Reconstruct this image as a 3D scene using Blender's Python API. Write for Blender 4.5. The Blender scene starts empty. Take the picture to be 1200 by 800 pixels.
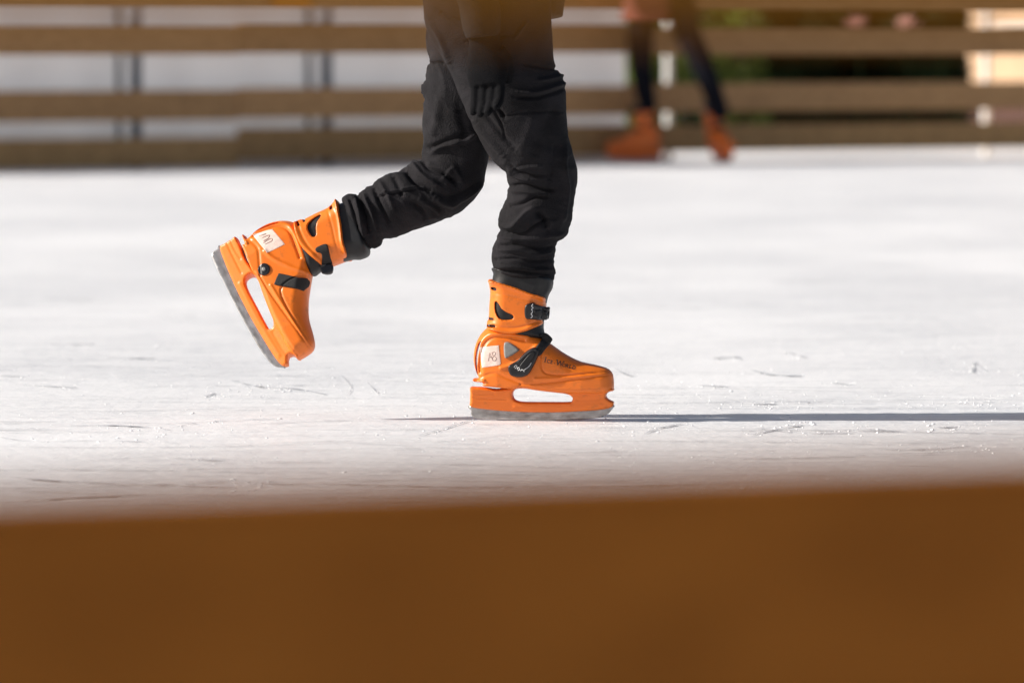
import bpy, bmesh, math, random
import numpy as np
from mathutils import Vector, Matrix, noise
from mathutils.geometry import delaunay_2d_cdt

random.seed(7)
rng = np.random.default_rng(7)
R = math.radians
sc = bpy.context.scene
C = sc.collection

# ------------------------------------------------------------------ camera facts
H = 0.809                     # eye height above the ice
FPX = 6667.0                  # focal length in photo pixels (200 mm on 36 mm, 1200 px wide)
HOR = 46.0                    # horizon row
PITCH = math.atan((400 - HOR) / FPX)
D0 = 12.2                     # distance of the skater
YAW = 0.65                   # slope of the rink's sides seen from the camera


def at(px, py, Y):
    """world point at depth Y that the photo shows at pixel px, py"""
    cx, cy = (px - 600) / FPX, (400 - py) / FPX
    c, s = math.cos(PITCH), math.sin(PITCH)
    dy, dz = c + cy * s, -s + cy * c
    t = Y / dy
    return Vector((cx * t, Y, H + dz * t))


def far_y(px):
    """depth of the far fence line where the photo shows column px"""
    return 36.95 / (1 - YAW * (px - 600) / FPX)


# ------------------------------------------------------------------ materials
def mat(name, col, rough=0.6, metal=0.0, var=0.0, scale=20.0, bump=0.0, bscale=200.0, spec=0.5, stretch=(1, 1, 1), sheen=0.0, coords='Object', col2=None):
    m = bpy.data.materials.new(name)
    m.use_nodes = True
    nt = m.node_tree
    N, L = nt.nodes, nt.links
    p = N['Principled BSDF']
    p.inputs['Roughness'].default_value = rough
    p.inputs['Metallic'].default_value = metal
    p.inputs['Specular IOR Level'].default_value = spec
    if sheen:
        p.inputs['Sheen Weight'].default_value = sheen
        p.inputs['Sheen Roughness'].default_value = 0.5
    tc = N.new('ShaderNodeTexCoord')
    mp = N.new('ShaderNodeMapping')
    mp.inputs['Scale'].default_value = stretch
    L.new(tc.outputs[coords], mp.inputs[0])
    if var or col2:
        n = N.new('ShaderNodeTexNoise')
        n.inputs['Scale'].default_value = scale
        n.inputs['Detail'].default_value = 6
        n.inputs['Roughness'].default_value = 0.62
        L.new(mp.outputs[0], n.inputs['Vector'])
        cr = N.new('ShaderNodeValToRGB')
        c2 = col2 or tuple(min(1, x * (1 + var)) for x in col)
        c1 = col if col2 else tuple(x * (1 - var) for x in col)
        cr.color_ramp.elements[0].position = 0.32
        cr.color_ramp.elements[1].position = 0.68
        cr.color_ramp.elements[0].color = (*c1, 1)
        cr.color_ramp.elements[1].color = (*c2, 1)
        L.new(n.outputs['Fac'], cr.inputs[0])
        L.new(cr.outputs[0], p.inputs['Base Color'])
    else:
        p.inputs['Base Color'].default_value = (*col, 1)
    if bump:
        n2 = N.new('ShaderNodeTexNoise')
        n2.inputs['Scale'].default_value = bscale
        n2.inputs['Detail'].default_value = 4
        L.new(mp.outputs[0], n2.inputs['Vector'])
        b = N.new('ShaderNodeBump')
        b.inputs['Strength'].default_value = bump
        b.inputs['Distance'].default_value = 0.004
        L.new(n2.outputs['Fac'], b.inputs['Height'])
        L.new(b.outputs[0], p.inputs['Normal'])
    return m


def plastic(name, col, dirt):
    """moulded hire-boot plastic with scuffs and dull rubbed patches"""
    m = mat(name, col, rough=0.3, bump=0.06, bscale=55)
    nt = m.node_tree
    N, L = nt.nodes, nt.links
    p = N['Principled BSDF']
    tc = N.new('ShaderNodeTexCoord')
    mp = N.new('ShaderNodeMapping')
    mp.inputs['Scale'].default_value = (1, 1, 1.5)
    mp.inputs['Rotation'].default_value = (0, R(12), 0)
    L.new(tc.outputs['Object'], mp.inputs[0])
    a = N.new('ShaderNodeTexNoise')
    a.inputs['Scale'].default_value = 38
    a.inputs['Detail'].default_value = 8
    a.inputs['Roughness'].default_value = 0.7
    L.new(mp.outputs[0], a.inputs['Vector'])
    r = N.new('ShaderNodeValToRGB')
    r.color_ramp.elements[0].position = 0.55
    r.color_ramp.elements[1].position = 0.80
    L.new(a.outputs['Fac'], r.inputs[0])
    b = N.new('ShaderNodeTexNoise')
    b.inputs['Scale'].default_value = 9
    L.new(tc.outputs['Object'], b.inputs['Vector'])
    mx = N.new('ShaderNodeMix')
    mx.data_type = 'RGBA'
    mx.inputs['A'].default_value = (*col, 1)
    mx.inputs['B'].default_value = (col[0] * 0.9, col[1] * 0.8, col[2] * 0.9, 1)
    L.new(b.outputs['Fac'], mx.inputs['Factor'])
    mx2 = N.new('ShaderNodeMix')
    mx2.data_type = 'RGBA'
    L.new(mx.outputs['Result'], mx2.inputs['A'])
    mx2.inputs['B'].default_value = (*dirt, 1)
    L.new(r.outputs[0], mx2.inputs['Factor'])
    L.new(mx2.outputs['Result'], p.inputs['Base Color'])
    rr = N.new('ShaderNodeMapRange')
    rr.inputs['To Min'].default_value = 0.22
    rr.inputs['To Max'].default_value = 0.5
    L.new(a.outputs['Fac'], rr.inputs['Value'])
    L.new(rr.outputs[0], p.inputs['Roughness'])
    return m


def wood(name, col, col2, stretch=(0.6, 9, 9), rough=0.65):
    m = mat(name, col, rough=rough, col2=col2, scale=3.0, stretch=stretch, spec=0.25)
    return m


M = {}
M['orange'] = plastic('orange plastic', (0.84, 0.195, 0.011), (0.40, 0.11, 0.016))
M['red_orange'] = plastic('red orange plastic', (0.84, 0.19, 0.02), (0.28, 0.06, 0.02))
M['cloth'] = mat('faded black cotton', (0.0110, 0.0100, 0.0118), rough=0.88, var=0.45, scale=16, bump=0.7, bscale=330, spec=0.20, sheen=0.0)
M['jacket'] = mat('dark jacket cloth', (0.010, 0.009, 0.009), rough=0.85, var=0.2, scale=12, bump=0.4, bscale=160, spec=0.2)
M['glove'] = mat('black knit glove', (0.006, 0.006, 0.007), rough=0.95, var=0.2, scale=60, bump=0.6, bscale=420, spec=0.1)
M['liner'] = mat('black boot liner', (0.010, 0.010, 0.011), rough=0.45, spec=0.35, var=0.25, scale=40, bump=0.12, bscale=90)
M['black_plastic'] = mat('black buckle plastic', (0.012, 0.012, 0.014), rough=0.28, var=0.2, scale=50)
M['webbing'] = mat('black webbing', (0.016, 0.015, 0.015), rough=0.8, bump=0.5, bscale=700)
M['grey_plastic'] = mat('grey plug', (0.22, 0.22, 0.21), rough=0.38, var=0.15, scale=90)
M['dark_grey'] = mat('dark grey liner patch', (0.05, 0.05, 0.05), rough=0.6)
M['sticker'] = mat('worn paper sticker', (0.78, 0.61, 0.53), rough=0.6, var=0.12, scale=120)
M['ink'] = mat('dark ink', (0.05, 0.035, 0.03), rough=0.6)
M['pencil'] = mat('faded ink', (0.40, 0.28, 0.24), rough=0.7)
M['white_ink'] = mat('white print', (0.75, 0.75, 0.75), rough=0.5)
M['steel'] = mat('scratched steel', (0.23, 0.22, 0.21), rough=0.36, metal=0.65, col2=(0.48, 0.48, 0.48), scale=75, stretch=(0.6, 1, 1.4), bump=0.15, bscale=80)
M['skin'] = mat('skin', (0.55, 0.33, 0.24), rough=0.5)
M['hair'] = mat('dark hair', (0.03, 0.02, 0.015), rough=0.6, bump=0.5, bscale=120)
M['leggings'] = mat('dark navy leggings', (0.007, 0.007, 0.011), rough=0.9, spec=0.1, var=0.2, scale=20)
M['coat'] = mat('rust red coat', (0.22, 0.055, 0.034), rough=0.85, var=0.15, scale=14, bump=0.3, bscale=120)
M['board'] = wood('stained board', (0.35, 0.19, 0.080), (0.52, 0.295, 0.13))
M['board_low'] = wood('weathered low board', (0.38, 0.215, 0.085), (0.60, 0.35, 0.145))
M['near_board'] = wood('orange stained board', (0.37, 0.137, 0.016), (0.50, 0.194, 0.026), stretch=(0.5, 5, 5))
M['rail'] = wood('amber stained rail', (0.50, 0.20, 0.010), (0.64, 0.27, 0.018), stretch=(0.5, 5, 5))
M['post_metal'] = mat('grey steel post', (0.10, 0.11, 0.13), rough=0.5, metal=0.3, var=0.15)
M['white_paint'] = mat('white painted metal', (0.8, 0.8, 0.78), rough=0.45, var=0.04)
M['tarp'] = mat('white tarpaulin', (0.76, 0.76, 0.78), rough=0.55, var=0.04, scale=2, bump=0.15, bscale=3)
M['plaster'] = mat('peach plaster', (0.52, 0.35, 0.22), rough=0.9, var=0.08, scale=3, bump=0.3, bscale=40)
M['plinth'] = mat('red brown plinth', (0.07, 0.03, 0.022), rough=0.9, var=0.15, scale=6)
M['ledge'] = mat('pale stone ledge', (0.72, 0.6, 0.5), rough=0.8, var=0.06)
M['bark'] = mat('bark', (0.09, 0.06, 0.04), rough=0.95, var=0.3, scale=8, bump=0.6, bscale=20)
M['leaf_dark'] = mat('dark leaves', (0.016, 0.030, 0.011), rough=0.8, var=0.5, scale=3, spec=0.12)
M['leaf_mid'] = mat('fresh leaves', (0.17, 0.22, 0.05), rough=0.6, var=0.45, scale=3, spec=0.4)
M['petal'] = mat('pink petals', (0.62, 0.33, 0.27), rough=0.7, var=0.15)
M['banner'] = mat('orange board', (0.75, 0.27, 0.02), rough=0.6, var=0.1)
M['ground'] = mat('pale paving', (0.30, 0.29, 0.27), rough=0.9, var=0.2, scale=1.5, bump=0.3, bscale=30)

nt_ = M['leaf_mid'].node_tree
tl = nt_.nodes.new('ShaderNodeBsdfTranslucent')
tl.inputs[0].default_value = (0.24, 0.32, 0.05, 1)
ms = nt_.nodes.new('ShaderNodeMixShader')
ms.inputs[0].default_value = 0.4
nt_.links.new(nt_.nodes['Principled BSDF'].outputs[0], ms.inputs[1])
nt_.links.new(tl.outputs[0], ms.inputs[2])
nt_.links.new(ms.outputs[0], nt_.nodes['Material Output'].inputs[0])
# no two planks weathered alike
for k_ in ('board', 'board_low'):
    nt_ = M[k_].node_tree
    p_ = nt_.nodes['Principled BSDF']
    src = p_.inputs['Base Color'].links[0].from_socket
    oi = nt_.nodes.new('ShaderNodeObjectInfo')
    mr = nt_.nodes.new('ShaderNodeMapRange')
    mr.inputs['To Min'].default_value = 0.82
    mr.inputs['To Max'].default_value = 1.2
    nt_.links.new(oi.outputs['Random'], mr.inputs['Value'])
    hs = nt_.nodes.new('ShaderNodeHueSaturation')
    nt_.links.new(mr.outputs[0], hs.inputs['Value'])
    nt_.links.new(src, hs.inputs['Color'])
    nt_.links.new(hs.outputs[0], p_.inputs['Base Color'])
nt_ = M['tarp'].node_tree
tl = nt_.nodes.new('ShaderNodeBsdfTranslucent')
tl.inputs[0].default_value = (0.66, 0.695, 0.75, 1)
ms = nt_.nodes.new('ShaderNodeMixShader')
ms.inputs[0].default_value = 0.25
nt_.links.new(nt_.nodes['Principled BSDF'].outputs[0], ms.inputs[1])
nt_.links.new(tl.outputs[0], ms.inputs[2])
nt_.links.new(ms.outputs[0], nt_.nodes['Material Output'].inputs[0])


def ice_material():
    m = bpy.data.materials.new('scraped ice')
    m.use_nodes = True
    nt = m.node_tree
    N, L = nt.nodes, nt.links
    p = N['Principled BSDF']
    p.inputs['Roughness'].default_value = 0.55
    p.inputs['Specular IOR Level'].default_value = 0.3
    tc = N.new('ShaderNodeTexCoord')

    def nz(scale, sx, sy, rot=0.0, detail=6, rough=0.6, dist=0.0):
        mp = N.new('ShaderNodeMapping')
        mp.inputs['Scale'].default_value = (sx, sy, 1)
        mp.inputs['Rotation'].default_value = (0, 0, R(rot))
        L.new(tc.outputs['Object'], mp.inputs[0])
        n = N.new('ShaderNodeTexNoise')
        n.inputs['Scale'].default_value = scale
        n.inputs['Detail'].default_value = detail
        n.inputs['Roughness'].default_value = rough
        n.inputs['Distortion'].default_value = dist
        L.new(mp.outputs[0], n.inputs['Vector'])
        return n.outputs['Fac']

    def ramp(x, a, b):
        r = N.new('ShaderNodeMapRange')
        r.inputs['From Min'].default_value = a
        r.inputs['From Max'].default_value = b
        L.new(x, r.inputs['Value'])
        return r.outputs[0]

    def math2(op, a, b):
        n = N.new('ShaderNodeMath')
        n.operation = op
        for i, v in enumerate((a, b)):
            if isinstance(v, (int, float)):
                n.inputs[i].default_value = v
            else:
                L.new(v, n.inputs[i])
        return n.outputs[0]
    broad = nz(0.55, 1, 0.55, 10, 4)
    fine = nz(28, 1, 0.55, 20, 8, 0.7)
    s1 = nz(2.2, 0.6, 7, 4, 5, 0.65, 0.6)
    s2 = nz(2.6, 0.5, 8, -9, 5, 0.65, 0.8)
    s3 = nz(1.7, 0.9, 9, 38, 5, 0.65, 0.5)
    # thin grooves where a stretched noise crosses its middle value
    g = None
    for s, w in ((s1, 0.012), (s2, 0.010), (s3, 0.008)):
        a = math2('ABSOLUTE', math2('SUBTRACT', s, 0.5), 0.0)
        k = ramp(a, w, 0.0)
        g = k if g is None else math2('MAXIMUM', g, k)
    mask = ramp(nz(0.9, 1, 0.6, 50, 3), 0.38, 0.58)
    g = math2('MULTIPLY', g, mask)
    mix = N.new('ShaderNodeMix')
    mix.data_type = 'RGBA'
    mix.inputs['A'].default_value = (0.80, 0.80, 0.802, 1)
    mix.inputs['B'].default_value = (0.905, 0.902, 0.895, 1)
    L.new(ramp(math2('ADD', math2('MULTIPLY', broad, 0.6), math2('MULTIPLY', fine, 0.4)), 0.36, 0.62), mix.inputs['Factor'])
    mix2 = N.new('ShaderNodeMix')
    mix2.data_type = 'RGBA'
    L.new(mix.outputs['Result'], mix2.inputs['A'])
    mix2.inputs['B'].default_value = (0.54, 0.56, 0.59, 1)  # darker tone stands in for the shade inside the grooves
    L.new(math2('MULTIPLY', g, 0.8), mix2.inputs['Factor'])
    L.new(mix2.outputs['Result'], p.inputs['Base Color'])
    h = math2('ADD', math2('MULTIPLY', fine, 1.0), math2('MULTIPLY', s1, 0.5))
    h = math2('SUBTRACT', h, math2('MULTIPLY', g, 0.6))
    b = N.new('ShaderNodeBump')
    b.inputs['Strength'].default_value = 0.42
    b.inputs['Distance'].default_value = 0.008
    L.new(h, b.inputs['Height'])
    L.new(b.outputs[0], p.inputs['Normal'])
    return m


M['ice'] = ice_material()


def scratch_material():
    m = mat('skate cut with painted shade', (0.45, 0.46, 0.485), rough=0.5)  # grey colour stands in for the self-shadow of a real groove
    nt = m.node_tree
    N, L = nt.nodes, nt.links
    p = N['Principled BSDF']
    tc = N.new('ShaderNodeTexCoord')
    n = N.new('ShaderNodeTexNoise')
    n.inputs['Scale'].default_value = 13
    n.inputs['Detail'].default_value = 6
    n.inputs['Roughness'].default_value = 0.75
    L.new(tc.outputs['Object'], n.inputs['Vector'])
    r = N.new('ShaderNodeMapRange')
    r.inputs['From Min'].default_value = 0.40
    r.inputs['From Max'].default_value = 0.60
    L.new(n.outputs['Fac'], r.inputs['Value'])
    L.new(r.outputs[0], p.inputs['Alpha'])
    return m


M['scratch'] = scratch_material()
M['crumb'] = mat('ice crumbs', (0.87, 0.875, 0.88), rough=0.85, spec=0.2)


# ------------------------------------------------------------------ object helpers
def tag(o, label=None, cat=None, group=None, kind=None):
    for k, v in (('label', label), ('category', cat), ('group', group), ('kind', kind)):
        if v:
            o[k] = v
    return o


def mk(name, V, F, m, parent=None, origin=None, smooth=True):
    """one mesh object; V in world space (or in the parent's space when it has a rotation of its own)"""
    V = np.array([tuple(v) for v in V], float).reshape(-1, 3)
    if origin is not None:
        V = V - np.array(origin)
    elif parent is not None and not parent.get('own_space'):
        V = V - np.array(parent.location)
    me = bpy.data.meshes.new(name)
    me.from_pydata(V.tolist(), [], [tuple(int(i) for i in f) for f in F])
    me.materials.append(m)
    if smooth and len(V) > 60:
        me.polygons.foreach_set('use_smooth', [True] * len(me.polygons))
    me.update()
    o = bpy.data.objects.new(name, me)
    C.objects.link(o)
    if origin is not None:
        o.location = origin
    if parent is not None:
        o.parent = parent
    return o


def empty(name, loc):
    o = bpy.data.objects.new(name, None)
    o.empty_display_size = 0.1
    C.objects.link(o)
    o.location = loc
    return o


def box(c, ax, ay, az, bev=0.004):
    """bevelled box: centre and three half-axis vectors -> verts, faces"""
    bm = bmesh.new()
    bmesh.ops.create_cube(bm, size=2)
    c, ax, ay, az = map(Vector, (c, ax, ay, az))
    for v in bm.verts:
        v.co = c + ax * v.co.x + ay * v.co.y + az * v.co.z
    if bev:
        bmesh.ops.bevel(bm, geom=bm.edges[:], offset=bev, segments=2, affect='EDGES')
    bm.normal_update()
    return bm2(bm)


def bm2(bm):
    bm.verts.index_update()
    V = [v.co.copy() for v in bm.verts]
    F = [[v.index for v in f.verts] for f in bm.faces]
    bm.free()
    return V, F


def join(*vf):
    V, F = [], []
    for v, f in vf:
        o = len(V)
        V += [tuple(x) for x in v]
        F += [[i + o for i in x] for x in f]
    return V, F


def rings(rs, seg=32, cap=True):
    """rs: list of (centre, half axis a, half axis b) -> closed tube"""
    V, F = [], []
    for c, a, b in rs:
        for k in range(seg):
            t = 2 * math.pi * k / seg
            V.append(Vector(c) + Vector(a) * math.cos(t) + Vector(b) * math.sin(t))
    n = len(rs)
    for i in range(n - 1):
        for k in range(seg):
            k2 = (k + 1) % seg
            F.append([i * seg + k, i * seg + k2, (i + 1) * seg + k2, (i + 1) * seg + k])
    if cap:
        F.append(list(range(seg))[::-1])
        F.append([(n - 1) * seg + k for k in range(seg)])
    return V, F


def tube(pts, rad, seg=10, flat=1.0):
    """round tube through points with a radius per point"""
    pts = [Vector(p) for p in pts]
    rs = []
    for i, p in enumerate(pts):
        d = (pts[min(i + 1, len(pts) - 1)] - pts[max(i - 1, 0)]).normalized()
        u = Vector((0, 1, 0)) if abs(d.y) < 0.9 else Vector((1, 0, 0))
        a = d.cross(u).normalized()
        b = d.cross(a).normalized()
        rs.append((p, a * rad[i], b * rad[i] * flat))
    return rings(rs, seg)


def spline(P, n, closed=False):
    """Catmull-Rom through rows of P, n samples per span"""
    P = np.array(P, float)
    k = len(P)
    out = []
    for i in range(k if closed else k - 1):
        if closed:
            a, b, c, d = P[(i - 1) % k], P[i], P[(i + 1) % k], P[(i + 2) % k]
        else:
            a, b, c, d = P[max(i - 1, 0)], P[i], P[i + 1], P[min(i + 2, k - 1)]
        m = n(b, c) if callable(n) else n
        for j in range(m):
            t = j / m
            out.append(0.5 * ((2 * b) + (-a + c) * t + (2 * a - 5 * b + 4 * c - d) * t * t + (-a + 3 * b - 3 * c + d) * t ** 3))
    if not closed:
        out.append(P[-1])
    return np.array(out)


def remeshed(V, F, voxel, smooth=4):
    """union of overlapping tubes as one continuous skin"""
    me = bpy.data.meshes.new('tmp')
    me.from_pydata([tuple(v) for v in V], [], F)
    me.update()
    bm = bmesh.new()
    bm.from_mesh(me)
    bmesh.ops.recalc_face_normals(bm, faces=bm.faces[:])
    bm.to_mesh(me)
    bm.free()
    o = bpy.data.objects.new('tmp', me)
    C.objects.link(o)
    r = o.modifiers.new('r', 'REMESH')
    r.mode = 'VOXEL'
    r.voxel_size = voxel
    if smooth:
        s = o.modifiers.new('s', 'SMOOTH')
        s.factor = 0.5
        s.iterations = smooth
    dg = bpy.context.evaluated_depsgraph_get()
    e = o.evaluated_get(dg).to_mesh()
    n = len(e.vertices)
    VV = np.empty(n * 3)
    e.vertices.foreach_get('co', VV)
    NN = np.empty(n * 3)
    e.vertices.foreach_get('normal', NN)
    FF = [list(p.vertices) for p in e.polygons]
    o.evaluated_get(dg).to_mesh_clear()
    bpy.data.objects.remove(o)
    bpy.data.meshes.remove(me)
    return VV.reshape(-1, 3), FF, NN.reshape(-1, 3)


# ------------------------------------------------------------------ inflated shapes (boot parts)
def seg_dist(P, A, B):
    """distance of every point to every segment: (n, m)"""
    AB = B - A
    L2 = np.maximum((AB ** 2).sum(1), 1e-14)
    out = np.empty((len(P), len(A)))
    for s in range(0, len(P), 4000):
        Q = P[s:s + 4000]
        AP = Q[:, None, :] - A[None]
        t = np.clip((AP * AB[None]).sum(2) / L2, 0, 1)
        out[s:s + 4000] = np.sqrt(((AP - t[..., None] * AB[None]) ** 2).sum(2))
    return out


def inside(P, loop):
    r = np.zeros(len(P), bool)
    n = len(loop)
    x, y = P[:, 0], P[:, 1]
    for i in range(n):
        x1, y1 = loop[i]
        x2, y2 = loop[(i + 1) % n]
        if y1 == y2:
            continue
        c = ((y1 > y) != (y2 > y)) & (x < (x2 - x1) * (y - y1) / (y2 - y1) + x1)
        r ^= c
    return r


class Shape:
    """a closed outline in the boot's side plane (x forward, z up) with a thickness that rounds off towards its edges"""

    def __init__(s, outline, holes=(), W=None, detail=None, seglen=0.0022):
        num = lambda b, c: max(1, int(np.hypot(*(c - b)[:2]) / seglen))
        s.loops = [spline(l, num, True) for l in (outline, *holes)]
        A = np.concatenate([l for l in s.loops])
        B = np.concatenate([np.roll(l, -1, 0) for l in s.loops])
        s.A, s.B, s.r = A[:, :2], B[:, :2], A[:, 2]
        s.W, s.detail = W, detail

    def isin(s, P):
        r = inside(P, s.loops[0][:, :2])
        for h in s.loops[1:]:
            r &= ~inside(P, h[:, :2])
        return r

    def f(s, P):
        d = seg_dist(P, s.A, s.B)
        t = np.clip(d / s.r[None], 0, 1)
        return np.sqrt(np.clip(1 - (1 - t) ** 2, 0, 1)).min(1), d.min(1)

    def y(s, P):
        P = np.asarray(P, float)
        f, d = s.f(P)
        f = np.where(s.isin(P), f, 0)
        w = s.W(P[:, 0], P[:, 1])
        out = w * f
        if s.detail is not None:
            out = out + s.detail(P) * np.clip(f * 1.5, 0, 1)
        return out

    def tri(s, step):
        pts = [l[:, :2] for l in s.loops]
        edges, o = [], 0
        for l in pts:
            n = len(l)
            edges += [(o + i, o + (i + 1) % n) for i in range(n)]
            o += n
        bound = np.concatenate(pts)
        extra = []
        for l in s.loops:
            q = l[:, :2]
            t = np.roll(q, -1, 0) - np.roll(q, 1, 0)
            nrm = np.stack([-t[:, 1], t[:, 0]], 1)
            nrm /= np.maximum(np.linalg.norm(nrm, axis=1, keepdims=True), 1e-9)
            for sg in (1, -1):
                for fr in (0.04, 0.15, 0.38, 0.7):
                    dd = np.minimum(l[:, 2] * fr, step * (0.5 if fr < 0.1 else 2.0))
                    c = q + nrm * dd[:, None] * sg
                    dmin = seg_dist(c, s.A, s.B).min(1)
                    extra.append(c[s.isin(c) & (dmin > dd * 0.93)])
        lo, hi = bound.min(0), bound.max(0)
        gx, gz = np.meshgrid(np.arange(lo[0], hi[0], step), np.arange(lo[1], hi[1], step))
        gx = gx + (np.arange(gx.shape[0]) % 2 * step / 2)[:, None]
        g = np.stack([gx.ravel(), gz.ravel()], 1)
        g = g[s.isin(g)]
        dm = seg_dist(g, s.A, s.B).min(1)
        g = g[dm > step * 0.55]
        allp = np.concatenate([bound, *extra, g])
        vs, es, fs, ov, oe, of = delaunay_2d_cdt([Vector(p) for p in allp], edges, [], 0, 1e-7)
        P = np.array([tuple(v) for v in vs])
        F = np.array(fs)
        keep = s.isin(P[F].mean(1))
        return P, F[keep], set(i for i in range(len(P)) if any(k < len(bound) for k in ov[i]))

    def mesh(s, step=0.0022, base=None, sink=0.002, flip=False):
        """both sides, or (base given) a raised plate lying on the surface y = -base(x,z)"""
        P, F, onb = s.tri(step)
        yy = s.y(P)
        n = len(P)
        if base is None:
            yf, yb = -yy, yy
        else:
            b = base(P)
            ff, _ = s.f(P)
            for i in onb:
                yy[i] = 0
                ff[i] = 0
            yf, yb = -(b + yy), -(b - sink * ff)
            if flip:
                yf, yb = -yb, -yf
        V = [(P[i, 0], yf[i], P[i, 1]) for i in range(n)]
        idx = list(range(n))
        for i in range(n):
            if i not in onb:
                idx[i] = len(V)
                V.append((P[i, 0], yb[i], P[i, 1]))
        for i in onb:
            if base is None:
                V[i] = (P[i, 0], 0.0, P[i, 1])
        FF = [list(t) for t in F] + [[idx[i] for i in t[::-1]] for t in F]
        FF = [f for f in FF if len(set(f)) == 3]
        return V, FF


K = 0.0004575


def cr(pts, r):
    """close-up pixel rows -> boot space (metres); r gives the rounding of the edge in metres, or comes as a third number in mm"""
    return [((p[0] - 88) * K, (766 - p[1]) * K, p[2] / 1000 if len(p) > 2 else r) for p in pts]


FDIR, UDIR = np.array([0.515, 0.857]), np.array([0.857, -0.515])


def cl(pts, r):
    """the same from the close-up of the raised boot"""
    out = []
    for p in pts:
        d = np.array([p[0] - 75, p[1] - 270])
        out.append((d @ FDIR * 0.000533, d @ UDIR * 0.000510, p[2] / 1000 if len(p) > 2 else r))
    return out


def poly_detail(lines):
    """sum of grooves and ridges along polylines: (points in boot space, half width m, height m)"""
    prep = []
    for pts, w, h in lines:
        q = spline(pts, 6)
        prep.append((q[:-1, :2], q[1:, :2], w, h))

    def fn(P):
        o = np.zeros(len(P))
        for A, B, w, h in prep:
            d = seg_dist(P, A, B).min(1)
            o += h * np.exp(-(d / w) ** 2)
        return o
    return fn


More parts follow.
